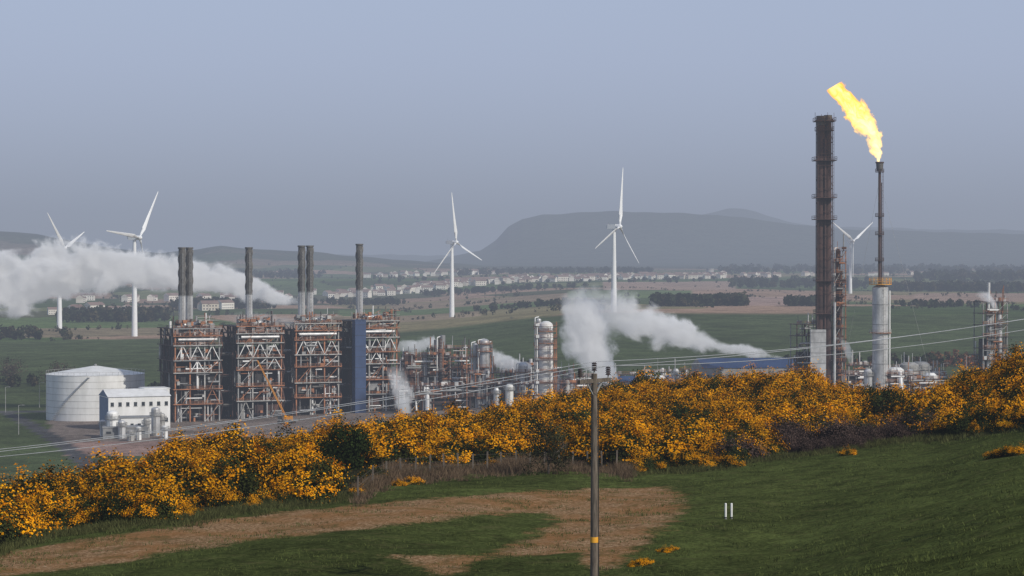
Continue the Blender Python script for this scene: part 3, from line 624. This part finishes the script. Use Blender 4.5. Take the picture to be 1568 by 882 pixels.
# ------------------------------------------------------------------ generic process units
def unit(name,p,w,d,h,seed,levels=4,kinds=('rust','galv','rustd','silver','white','grey'),rz=0.2,core=True,vess=4,over=6):
    r=random.Random(seed); e=empty(name,p); e.rotation_euler=(0,0,rz); mb=MB()
    nx=max(2,int(w/4)); 
    for i in range(nx+1):
        for Y_ in (0,d): mb.beam((-w/2+w*i/nx,Y_,-1),(-w/2+w*i/nx,Y_,h),.28,r.choice(kinds[:3]))
    if core: mb.box((0,d/2,h*.3),(w*.8,d*.5,h*.6),'dark')
    for l in range(1,levels+1):
        z_=h*l/levels; mb.box((0,d/2,z_),(w+.8,d+.8,.16),'rustd')
        for hh in (.6,1.15): mb.beam((-w/2-.4,-.4,z_+hh),(w/2+.4,-.4,z_+hh),.08,'rust')
        for i in range(int(w/2)): mb.beam((-w/2+i*2,-.4,z_),(-w/2+i*2,-.4,z_+1.15),.08,'rust')
        for k in range(int(w/1.8)):
            X_=r.uniform(-w/2,w/2); mb.cyl((X_,r.uniform(-.3,1.5),z_-h/levels),(X_,r.uniform(-.3,1.5),z_),r.choice([.1,.15,.25,.35]),r.choice(kinds),n=7)
        for k in range(int(w/4)+1):
            X_=r.uniform(-w/2,w/2-2); zz=z_-r.uniform(.3,h/levels*.8); mb.cyl((X_,-.3,zz),(X_+r.uniform(2,w*.5),-.3,zz),r.choice([.12,.2,.35]),r.choice(kinds),n=7)
        for k in range(int(w/2)): mb.box((r.uniform(-w/2,w/2),r.uniform(0,2),z_+r.uniform(.3,1)),(r.uniform(.4,1.8),1,r.uniform(.4,1.5)),r.choice(kinds))
        for i in range(nx):
            if r.random()<.4: mb.beam((-w/2+w*i/nx,-.1,z_-h/levels),(-w/2+w*(i+1)/nx,-.1,z_),.18,r.choice(['rust','galv']))
    for k in range(vess):
        X_=r.uniform(-w/2+1,w/2-1); rr=r.uniform(.5,1.3); hh=h*r.uniform(.8,1.25); mb.cyl((X_,r.uniform(-1,3),0),(X_,1,hh),rr,r.choice(['silver','galv','rustd','silver','grey']),n=12)
    for k in range(over):
        X_=r.uniform(-w/2,w/2); mb.cyl((X_,1,h),(X_,1,h+r.uniform(1.5,6)),r.choice([.08,.14,.22]),r.choice(kinds),n=6)
    mb.build('frame_and_pipework',e); return e
def column(name,uu,d,r_,toprow,k='silver',plats=(.35,.6,.85,.97),cage=False):
    p=G(uu,d); h=(HR-toprow)/F*d-p.z; e=empty(name,p); mb=MB()
    mb.cyl((0,0,-1),(0,0,h),r_,k,n=24); mb.dome((0,0,h),r_,r_*.7,k,24)
    for t in (.2,.4,.6,.8): mb.cyl((0,0,h*t),(0,0,h*t+.15),r_+.06,'grey',n=24)
    mb.build('shell',e); mb=MB()
    for t in plats: mb.ring((0,0,h*t),r_,1.1,'rust',rail='rust' if t>.5 else 'galv')
    mb.ladder((r_*.5,-r_-.3,0),(r_*.5,-r_-.3,h),'galv',.7); mb.cyl((-r_-.5,-.5,0),(-r_-.5,-.5,h+.8),.22,'white',n=8); mb.cyl((-r_-.5,-.5,h+.8),(0,0,h+1.2),.22,'white',n=8); mb.cyl((r_+.4,-.6,2),(r_+.4,-.6,h*.8),.16,'rust',n=8)
    mb.build('platforms_and_ladders',e)
    if cage:
        mb=MB(); q=r_+1.3; n=7; rr=random.Random(9)
        for X_ in (-q,q):
            for Y_ in (-q,q): mb.beam((X_,Y_,-1),(X_,Y_,h+1.5),.2,'galv' if X_<0 else 'rust')
        for i in range(n):
            a=h*i/n; b_=h*(i+1)/n
            for s_ in (-1,1): mb.beam((-q,q*s_,b_),(q,q*s_,b_),.18,'rust'); mb.beam((q*s_,-q,b_),(q*s_,q,b_),.18,'galv')
            if i%2: mb.beam((-q,-q,a),(q,-q,b_),.1,'galv')
            else: mb.beam((q,-q,a),(-q,-q,b_),.1,'galv')
            for hh in (.6,1.15): mb.beam((-q-.4,-q-.4,b_+hh),(q+.4,-q-.4,b_+hh),.08,'rust')
            mb.box((rr.choice((-1,1))*q*.8,-q-.3,b_+.5),(rr.uniform(.8,1.6),.9,rr.uniform(.6,1.2)),rr.choice(['rust','grey','white']))
            mb.box((0,-q-.1,b_),(2*q+1,1.0,.14),'rustd')
        mb.cyl((-q+.6,-q,0),(-q+.6,-q,h),.25,'white',n=8); mb.cyl((q-.7,-q,0),(q-.7,-q,h*.9),.18,'rust',n=8); mb.build('access_frame',e)
    return e
cu=[(622,930,16,9,16,4),(655,900,18,9,19,5),(690,905,16,8,21,5),(715,880,12,8,18,4),(765,900,14,8,10,3),(800,905,18,8,12,3),(735,850,10,6,13,3),(862,884,10,7,9,3),(880,850,14,7,7,2),(628,860,12,6,8,2),(790,850,22,5,8,2),(690,850,30,5,9,2)]
for i,(uu,d,w,dd,h,l) in enumerate(cu): unit('process_unit',G(uu,d),w,dd,h,200+i,l,('rustd','rust','grey','rust','silver','galv','soot','white') if i<4 else ('rust','galv','rustd','silver','white','grey'),vess=3)
column('distillation_column',742,868,1.9,524); column('distillation_column',728,872,1.0,528,plats=(.5,.8)); column('distillation_column',836,838,2.6,499,'white',(.3,.45,.6,.78,.93),cage=True); column('distillation_column',801,890,2.0,560,plats=(.8,)); column('distillation_column',674,895,.7,520,'rustd',(.5,.8)); column('distillation_column',752,890,.6,528,'soot',(.6,)); column('distillation_column',661,905,.5,532,'rustd',(.6,))
column('distillation_column',825,843,.9,490,'silver',(.7,.9))
unit('process_unit',G(838,884),9,6,11,400,3,vess=2)
for i in range(5):
    p=G(895+i*62,905); unit('pipe_rack',p,17,5,6.5,500+i,2,('silver','white','galv','silver','grey'),core=False,vess=1,over=3)
p=G(1160,860); e=building('compressor_shed',p,46,24,8.5,math.radians(6),'grey','blue',1,10,None,3.2)
p=G(985,870); building('compressor_shed',p,26,16,5.5,math.radians(6),'grey','blue',1,6,None,2)
for (uu,d,r_,h_,k) in ((1008,860,3.0,7,'white'),(1035,860,1.2,9,'silver'),(1090,865,2.6,6,'white'),(1236,820,2.0,10,'white'),(1372,800,2.8,9,'white'),(1392,805,3.4,10.5,'galv'),(1409,812,3.4,10.5,'grey'),(1425,800,2.2,7,'white'),(930,845,1.5,7,'silver'),(1330,790,1.6,9,'silver'),(780,840,1.5,8,'white'),(760,838,1.1,7,'silver')):
    p=G(uu,d); mb=MB(); mb.cyl((0,0,-.5),(0,0,h_),r_,k,n=24); mb.cyl((0,0,h_),(0,0,h_+.8),r_,k,r_*.6,24); mb.ring((0,0,h_*.82),r_,.6,'galv',14); mb.ladder((0,-r_-.3,0),(0,-r_-.3,h_),'galv'); mb.build('process_vessel',None,p)
for i,(uu,w,h,l) in enumerate(((1372,14,9,3),(1408,18,8,3),(1435,10,6,2),(1320,10,10,3),(1240,12,13,4),(1222,10,8,2))): unit('process_unit',G(uu,815),w,6,h,600+i,l,('galv','silver','rust','white','silver'),vess=3)
for i,(uu,w,h) in enumerate(((1384,13,7.5),(1418,12,6),(1365,7,8))): unit('process_unit',G(uu,789),w,4,h,640+i,3,('galv','silver','grey','white','rust'),core=False,vess=2,over=4)
unit('process_unit',G(1524,800),9,8,(HR-462)/F*800-G(1524,800).z,700,8,('grey','rust','rustd','silver','soot'),vess=5,over=5)
unit('process_unit',G(1555,806),8,6,12,701,3)
unit('process_unit',G(1505,806),6,6,14,702,4)
# ------------------------------------------------------------------ tall stack
d=800; p=G(1262,d); e=empty('derrick_flare_stack',p); Ht=(HR-183)/F*d-p.z; mb=MB()
mb.cyl((-1.25,0,0),(-1.25,0,Ht-2),1.45,'rustd',n=20); mb.cyl((1.3,.5,0),(1.3,.5,Ht-1),1.3,'rustd',n=20); mb.cyl((0.1,-1.5,0),(0.1,-1.5,Ht*.93),.4,'rustd',n=12)
mb.cyl((-1.25,0,Ht-2),(-1.25,0,Ht+1.2),1.65,'soot',n=20); mb.cyl((1.3,.5,Ht-1),(1.3,.5,Ht+1.5),1.45,'soot',n=20)
q=2.55
for X_ in (-q,q):
    for Y_ in (-q,q): mb.beam((X_,Y_,0),(X_,Y_,Ht),.26,'rustd')
nb=24
for i in range(nb):
    a=Ht*i/nb;b_=Ht*(i+1)/nb
    for s_ in (-1,1):
        mb.beam((-q,s_*q,b_),(q,s_*q,b_),.14,'rustd'); mb.beam((s_*q,-q,b_),(s_*q,q,b_),.14,'rustd')
        mb.beam((-q*s_,-q,a),(q*s_,-q,b_),.09,'rustd') if i%2 else mb.beam((s_*q,-q,a),(s_*q,q,b_),.09,'rustd')
mb.ladder((2.7,-2.9,0),(2.7,-2.9,Ht),'rustd',.6)
mb.build('risers_and_lattice',e); mb=MB()
for r_,hw in ((186,3.6),(200,3.0),(246,3.9),(303,3.9),(336,3.9),(430,3.4),(480,3.4)):
    z_=(HR-r_)/F*d-p.z; mb.box((0,0,z_),(2*hw,2*hw,.25),'rustd')
    for hh in (.6,1.2):
        for s_ in (-1,1): mb.beam((-hw,hw*s_,z_+hh),(hw,hw*s_,z_+hh),.1,'rustd'); mb.beam((hw*s_,-hw,z_+hh),(hw*s_,hw,z_+hh),.1,'rustd')
    for k in range(6):
        for s_ in (-1,1): mb.beam((-hw+hw*.4*k,hw*s_,z_),(-hw+hw*.4*k,hw*s_,z_+1.2),.1,'rustd')
for k in range(4): mb.beam((-3.4+k*2.2,-1,Ht),(-3.4+k*2.2,-1,Ht+random.uniform(1.5,3)),.12,'rustd')
mb.build('platforms',e)
mb=MB(); mb.box((-2.6,-3.6,11.5),(5.4,1.6,24),'silver')
for k in range(7): mb.box((-2.6,-4.45,1+k*3.6),(5.5,.12,.14),'grey')
mb.cyl((3.2,-3.6,0),(3.2,-3.6,33),.45,'silver',n=10); mb.build('base_cladding',e)
unit('process_unit',G(1247,812),13,7,25,800,6,('grey','galv','rustd','silver','white'),vess=3,over=5)
p=G(1286,806); Hn=(HR-384)/F*806-p.z; unit('lattice_tower',p,4.2,4.2,Hn,810,13,('rust','rustd','grey','rust','rustd'),0.1,False,2,3)
column('riser_column',1283,812,.8,384,'rustd',(.5,.65,.8,.92))
# ------------------------------------------------------------------ guyed flare
d=790; p=G(1348,d); e=empty('flare_stack',p); mb=MB(); zz=lambda r_:(HR-r_)/F*d-p.z
mb.cyl((0,0,0),(0,0,zz(440)),2.75,'silver',n=28); mb.cyl((0,0,zz(440)),(0,0,zz(436)),2.75,'silver',1.2,28)
for t in (.12,.3,.48,.66,.84): mb.cyl((0,0,zz(440)*t),(0,0,zz(440)*t+.2),2.85,'grey',n=28)
mb.build('knockout_drum',e); mb=MB()
T=zz(262); mb.cyl((-.3,0,zz(436)),(-.3,0,T),.48,'rustd',n=14); mb.cyl((.4,-.1,zz(436)),(.4,-.1,T-4),.16,'rustd',n=8); mb.cyl((-.8,-.4,zz(436)),(-.8,-.4,T-2),.1,'soot',n=6); mb.cyl((-.3,0,T),(-.3,0,zz(250)),1.1,'soot',1.3,16); mb.cyl((-.3,0,zz(250)),(-.3,0,zz(248)),1.5,'rustd',1.5,16)
mb.ladder((.7,-.5,zz(436)),(.7,-.5,T),'rustd',.4)
for r_ in (264,332,360,400): mb.ring((-.3,0,zz(r_)),.8,.7,'rustd',10,rail='rustd')
mb.build('riser_and_tip',e); mb=MB()
for r_ in (431,436,510): mb.ring((0,0,zz(r_)),2.75,1.1,'yellow' if r_==436 else 'rust',16,rail='yellow' if r_<440 else 'galv')
mb.ladder((1,-3.1,0),(1,-3.1,zz(440)),'galv',.8); mb.cyl((3.2,-.5,0),(3.2,-.5,zz(445)),.25,'white',n=8); mb.build('platforms',e); mb=MB()
for (du,dr,row,dd) in ((-52,0,275,18),(78,0,275,-10),(40,0,335,26)):
    tx=du/F*d; mb.cyl((-.3,0,zz(row)),(tx*1.0,dd,0),.03,'galv',n=5)
mb.build('guy_wires',e)
# ------------------------------------------------------------------ distant town
def house_mesh(i):
    mb=MB(); w=[10,14,9,16][i]; d_=8; h=[5.6,5.6,3.6,6.0][i]
    mb.box((0,0,h/2-1),(w,d_,h+2),'rough')
    vs=[(-w/2-.3,-d_/2-.4,h),(w/2+.3,-d_/2-.4,h),(w/2+.3,d_/2+.4,h),(-w/2-.3,d_/2+.4,h),(-w/2-.3,0,h+2.6),(w/2+.3,0,h+2.6)]
    mb.add(vs,[(0,1,5,4),(3,4,5,2),(0,3,2,1)],'slate'); mb.add([vs[0],vs[4],vs[3],vs[1],vs[2],vs[5]],[(0,1,2),(3,4,5)],'rough')
    for k in range(int(w/2.6)):
        for z_ in ((1.4,3.9) if h>4 else (1.4,)): mb.box((-w/2+1.6+k*2.5,-d_/2-.03,z_),(1.0,.12,1.1),'glass')
    mb.box((w*.3,0,h+2.4),(.9,.9,1.6),'slate'); o=mb.build('house',town); return o
town=empty('distant_town'); hm=[]
for i in range(4): o=house_mesh(i); hm.append(o.data); q=G(700+i*14,3500); o.location=q; o.scale=(.9,.9,.9)
def houses(us,ds,n,jit):
    for i in range(n):
        t=random.random(); uu=np.interp(t,np.linspace(0,1,len(us)),us); d=np.interp(t,np.linspace(0,1,len(us)),ds)+random.uniform(-jit,jit)
        q=G(uu+random.uniform(-3,3),d); o=bpy.data.objects.new('house',random.choice(hm)); scene.collection.objects.link(o); o.parent=town; o.location=q; s=random.uniform(.75,1.2); o.scale=(s,s,s); o.rotation_euler=(0,0,random.choice((0,.2,.4,-.5,.9,1.3,1.57)))
houses([510,620,700,800,900],[3050,3150,3300,3500,3600],150,90); houses([780,900,1000,1110],[3560,3700,3800,3850],160,110); houses([110,300,450,560],[2750,2850,2950,3100],34,150); houses([560,760],[4300,4500],40,160); houses([230,420],[2250,2300],9,60); houses([1130,1400],[3900,4200],16,140); houses([60,200],[2100,2150],6,40)
p=G(1087,3850); mb=MB(); mb.cyl((0,0,0),(0,0,9),5,'concrete',n=16); mb.cyl((0,0,9),(0,0,14),6.5,'concrete',n=16); mb.cyl((0,0,14),(0,0,15.2),6.9,'grey',n=16); mb.build('water_tower',None,p)
for uu,d in ((28,780),(60,930),(105,960),(250,930),(610,820),(1445,830),(1480,900),(8,900)):
    p=G(uu,d); mb=MB(); mb.cyl((0,0,0),(0,0,10),.14,'galv',.08,8); mb.beam((0,0,10),(1.6,0,10.2),.12,'galv'); mb.box((1.6,0,10.1),(.8,.35,.15),'grey'); mb.build('street_lamp',None,p)
# ------------------------------------------------------------------ steam and flame volumes
import bmesh
def plume(name,pts,kind='steam',D=.5,ns=.16,thr=.25,amp=3.8,rate=.4,emi=.22,seed=0,det=5.0):
    P=[Vector(W(a,b_,c)) for a,b_,c,_ in pts]; R=[r_/F*c for _,_,c,r_ in pts]
    Xa=(P[-1]-P[0]).normalized(); Za=Xa.cross(Vector((0,1,0))).normalized(); Ya=Za.cross(Xa).normalized()
    Mx=Matrix(((Xa.x,Ya.x,Za.x,P[0].x),(Xa.y,Ya.y,Za.y,P[0].y),(Xa.z,Ya.z,Za.z,P[0].z),(0,0,0,1))); Mi=Mx.inverted()
    Lp=[Mi@p for p in P]; Lx=[p.x for p in Lp]; Lz=[p.z for p in Lp]; Ln=Lx[-1]; A_=max(1,max(abs(z) for z in Lz)); Rm=max(R)
    n=40; vs=[];fs=[]
    for i in range(n+1):
        xx=Ln*i/n; zc=np.interp(xx,Lx,Lz); rr=np.interp(xx,Lx,R)*1.15
        for j in range(16):
            a=2*math.pi*j/16; vs.append((xx,math.cos(a)*rr,zc+math.sin(a)*rr))
    for i in range(n):
        for j in range(16): fs.append((i*16+j,i*16+(j+1)%16,(i+1)*16+(j+1)%16,(i+1)*16+j))
    fs.append(tuple(range(15,-1,-1))); fs.append(tuple(n*16+j for j in range(16)))
    me=bpy.data.meshes.new(name); me.from_pydata(vs,[],fs); me.update(); o=bpy.data.objects.new(name,me); scene.collection.objects.link(o); o.matrix_world=Mx
    bm=bmesh.new(); bm.from_mesh(me); bmesh.ops.recalc_face_normals(bm,faces=bm.faces); bm.to_mesh(me); bm.free()
    m,nt,out=newmat(name+'_volume'); N=nt.nodes; L=nt.links
    def mt(op,a,b=None,c=None,clamp=False):
        n_=N.new('ShaderNodeMath'); n_.operation=op; n_.use_clamp=clamp
        for i,q in enumerate((a,b,c)):
            if q is None: continue
            if isinstance(q,(int,float)): n_.inputs[i].default_value=q
            else: L.new(q,n_.inputs[i])
        return n_.outputs[0]
    tc=N.new('ShaderNodeTexCoord'); sp=N.new('ShaderNodeSeparateXYZ'); L.new(tc.outputs['Object'],sp.inputs[0])
    xn=mt('DIVIDE',sp.outputs[0],Ln)
    def curve(vals):
        c=N.new('ShaderNodeFloatCurve'); cv=c.mapping.curves[0]; pts_=[(x_/Ln,v_) for x_,v_ in zip(Lx,vals)]
        cv.points[0].location=pts_[0]; cv.points[1].location=pts_[-1]
        for q in pts_[1:-1]: cv.points.new(*q)
        for q in cv.points: q.handle_type='VECTOR'
        c.mapping.update(); L.new(xn,c.inputs['Value']); return c.outputs[0]
    zc=mt('MULTIPLY',mt('SUBTRACT',curve([.5+.5*z/A_ for z in Lz]),.5),2*A_); rr=mt('MULTIPLY',curve([r_/Rm for r_ in R]),Rm)
    dz=mt('SUBTRACT',sp.outputs[2],zc); rad=mt('SQRT',mt('ADD',mt('MULTIPLY',dz,dz),mt('MULTIPLY',sp.outputs[1],sp.outputs[1])))
    f=mt('MULTIPLY',mt('SUBTRACT',1.0,mt('DIVIDE',rad,rr)),1.8)
    mp=N.new('ShaderNodeVectorMath'); mp.operation='ADD'; mp.inputs[1].default_value=(seed*13.1,seed*7.7,seed*3.3); L.new(tc.outputs['Object'],mp.inputs[0])
    mp2=N.new('ShaderNodeVectorMath'); mp2.operation='MULTIPLY'; mp2.inputs[1].default_value=(.62 if kind=='flame' else .85,1,1); L.new(mp.outputs[0],mp2.inputs[0])
    n_=N.new('ShaderNodeTexNoise'); n_.inputs['Scale'].default_value=ns; n_.inputs['Detail'].default_value=det; n_.inputs['Roughness'].default_value=.6; n_.inputs['Distortion'].default_value=.5 if kind=='flame' else .3; L.new(mp2.outputs[0],n_.inputs['Vector'])
    dens=mt('ADD',f,mt('MULTIPLY',mt('SUBTRACT',n_.outputs['Fac'],.5),amp)); dens=mt('SUBTRACT',dens,thr)
    ends=mt('MULTIPLY',mt('MULTIPLY',xn,25.0,clamp=True),mt('MULTIPLY',mt('SUBTRACT',1.0,xn),2.2,clamp=True))
    if kind=='steam':
        dens=mt('MULTIPLY',dens,2.0,clamp=True); dens=mt('MULTIPLY',mt('MULTIPLY',dens,dens),D); dens=mt('MULTIPLY',dens,ends)
        sc=N.new('ShaderNodeVolumeScatter'); sc.inputs['Color'].default_value=(.99,.99,.99,1); sc.inputs['Anisotropy'].default_value=0.0; L.new(dens,sc.inputs['Density'])
        em=N.new('ShaderNodeEmission'); em.inputs['Color'].default_value=(.93,.95,1,1); L.new(mt('MULTIPLY',dens,emi),em.inputs['Strength'])  # glow by density, stands in for light scattered many times inside the steam
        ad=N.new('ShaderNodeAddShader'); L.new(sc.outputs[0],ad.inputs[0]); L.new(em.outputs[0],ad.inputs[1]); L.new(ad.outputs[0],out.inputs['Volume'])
    else:
        dens=mt('MULTIPLY',dens,3.0,clamp=True); dens=mt('MULTIPLY',dens,mt('MULTIPLY',xn,40.0,clamp=True))
        cr=N.new('ShaderNodeValToRGB'); L.new(mt('SUBTRACT',mt('ADD',mt('MULTIPLY',n_.outputs['Fac'],1.0),mt('MULTIPLY',f,.2)),mt('MULTIPLY',xn,.13)),cr.inputs['Fac'])
        cr.color_ramp.elements[0].position=.40; cr.color_ramp.elements[0].color=(.75,.17,.01,1); cr.color_ramp.elements[1].position=.72; cr.color_ramp.elements[1].color=(1,.86,.42,1)
        e_=cr.color_ramp.elements.new(.56); e_.color=(.92,.44,.035,1)
        em=N.new('ShaderNodeEmission'); L.new(cr.outputs[0],em.inputs['Color']); L.new(mt('MULTIPLY',dens,D),em.inputs['Strength'])
        ab=N.new('ShaderNodeVolumeAbsorption'); ab.inputs['Color'].default_value=(0,0,0,1); L.new(mt('MULTIPLY',dens,1.3),ab.inputs['Density'])
        ad=N.new('ShaderNodeAddShader'); L.new(ab.outputs[0],ad.inputs[0]); L.new(em.outputs[0],ad.inputs[1]); L.new(ad.outputs[0],out.inputs['Volume'])
    try: m.cycles.volume_step_rate=rate
    except Exception as ex: print('rate',ex)
    me.materials.append(m); return o
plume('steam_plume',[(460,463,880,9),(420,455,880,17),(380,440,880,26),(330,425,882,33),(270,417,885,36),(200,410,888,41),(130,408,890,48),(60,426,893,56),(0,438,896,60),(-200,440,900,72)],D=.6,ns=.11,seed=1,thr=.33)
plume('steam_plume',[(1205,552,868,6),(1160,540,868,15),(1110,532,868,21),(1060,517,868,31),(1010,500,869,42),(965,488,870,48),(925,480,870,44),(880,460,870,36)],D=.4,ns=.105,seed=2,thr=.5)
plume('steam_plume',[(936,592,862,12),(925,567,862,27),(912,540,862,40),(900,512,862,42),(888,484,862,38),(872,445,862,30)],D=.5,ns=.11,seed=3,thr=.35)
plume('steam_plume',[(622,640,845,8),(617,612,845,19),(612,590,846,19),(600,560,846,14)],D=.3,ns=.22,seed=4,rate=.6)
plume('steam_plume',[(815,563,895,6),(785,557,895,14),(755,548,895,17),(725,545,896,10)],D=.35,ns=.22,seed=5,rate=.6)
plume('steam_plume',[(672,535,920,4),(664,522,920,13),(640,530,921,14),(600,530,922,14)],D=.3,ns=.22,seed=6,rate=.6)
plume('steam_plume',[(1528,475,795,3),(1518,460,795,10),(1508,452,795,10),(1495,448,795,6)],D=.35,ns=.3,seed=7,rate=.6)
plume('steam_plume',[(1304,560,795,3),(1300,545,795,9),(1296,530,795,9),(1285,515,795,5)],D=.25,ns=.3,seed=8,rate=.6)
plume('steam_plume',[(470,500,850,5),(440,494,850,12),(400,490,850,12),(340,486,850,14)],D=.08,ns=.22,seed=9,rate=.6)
plume('flare_flame',[(1346,250,790,3),(1344,235,790,9),(1338,212,790,15),(1325,190,790,20),(1310,170,790,22),(1295,153,790,20),(1276,132,790,14)],kind='flame',D=2.8,ns=.30,amp=5.2,thr=.55,rate=.12,seed=6,det=5)
# ------------------------------------------------------------------ haze layers (absorbing volumes, airlight put in as emission)
def haze(name,sg,col,c,s):
    m,nt,out=newmat(name+'_glow'); N=nt.nodes; L=nt.links
    ab=N.new('ShaderNodeVolumeAbsorption'); ab.inputs['Color'].default_value=(0,0,0,1); ab.inputs['Density'].default_value=sg
    em=N.new('ShaderNodeEmission'); em.inputs['Color'].default_value=(*col,1); em.inputs['Strength'].default_value=sg
    ad=N.new('ShaderNodeAddShader'); L.new(ab.outputs[0],ad.inputs[0]); L.new(em.outputs[0],ad.inputs[1]); L.new(ad.outputs[0],out.inputs['Volume'])
    M[name]=m; mb=MB(); mb.box(c,s,name); mb.build(name)
haze('haze',.000175,(.285,.322,.405),(0,7000,50),(40000,24000,700))
haze('bright_sky_layer',.00006,(.52,.61,.85),(0,17500,2075),(70000,45000,2850))  # added glowing layer, brightens the upper sky
# ------------------------------------------------------------------ light, sky, camera
S=Vector((.72,-.62,.62)).normalized(); el=math.asin(S.z)
w=bpy.data.worlds.new('World'); scene.world=w; w.use_nodes=True; nt=w.node_tree; bg=nt.nodes['Background']; sky=nt.nodes.new('ShaderNodeTexSky'); sky.sky_type='NISHITA'; sky.sun_disc=False
sky.sun_elevation=el; sky.sun_rotation=math.atan2(S.x,S.y); sky.air_density=1.0; sky.dust_density=1.5; sky.ozone_density=2.0
nt.links.new(sky.outputs[0],bg.inputs['Color']); bg.inputs['Strength'].default_value=.105
sl=bpy.data.lights.new('sun','SUN'); sl.energy=4.9; sl.angle=math.radians(.5); sl.color=(1,.94,.84); so=bpy.data.objects.new('sun',sl); scene.collection.objects.link(so); so.rotation_euler=(-S).to_track_quat('-Z','Y').to_euler(); so.location=(0,0,200)
cam=bpy.data.cameras.new('camera'); cam.lens=80; cam.sensor_width=36; cam.clip_end=80000; cam.clip_start=.5
oc=bpy.data.objects.new('camera',cam); scene.collection.objects.link(oc); oc.location=(0,0,0); oc.rotation_euler=(math.radians(90)-math.atan(41/F),0,0); scene.camera=oc
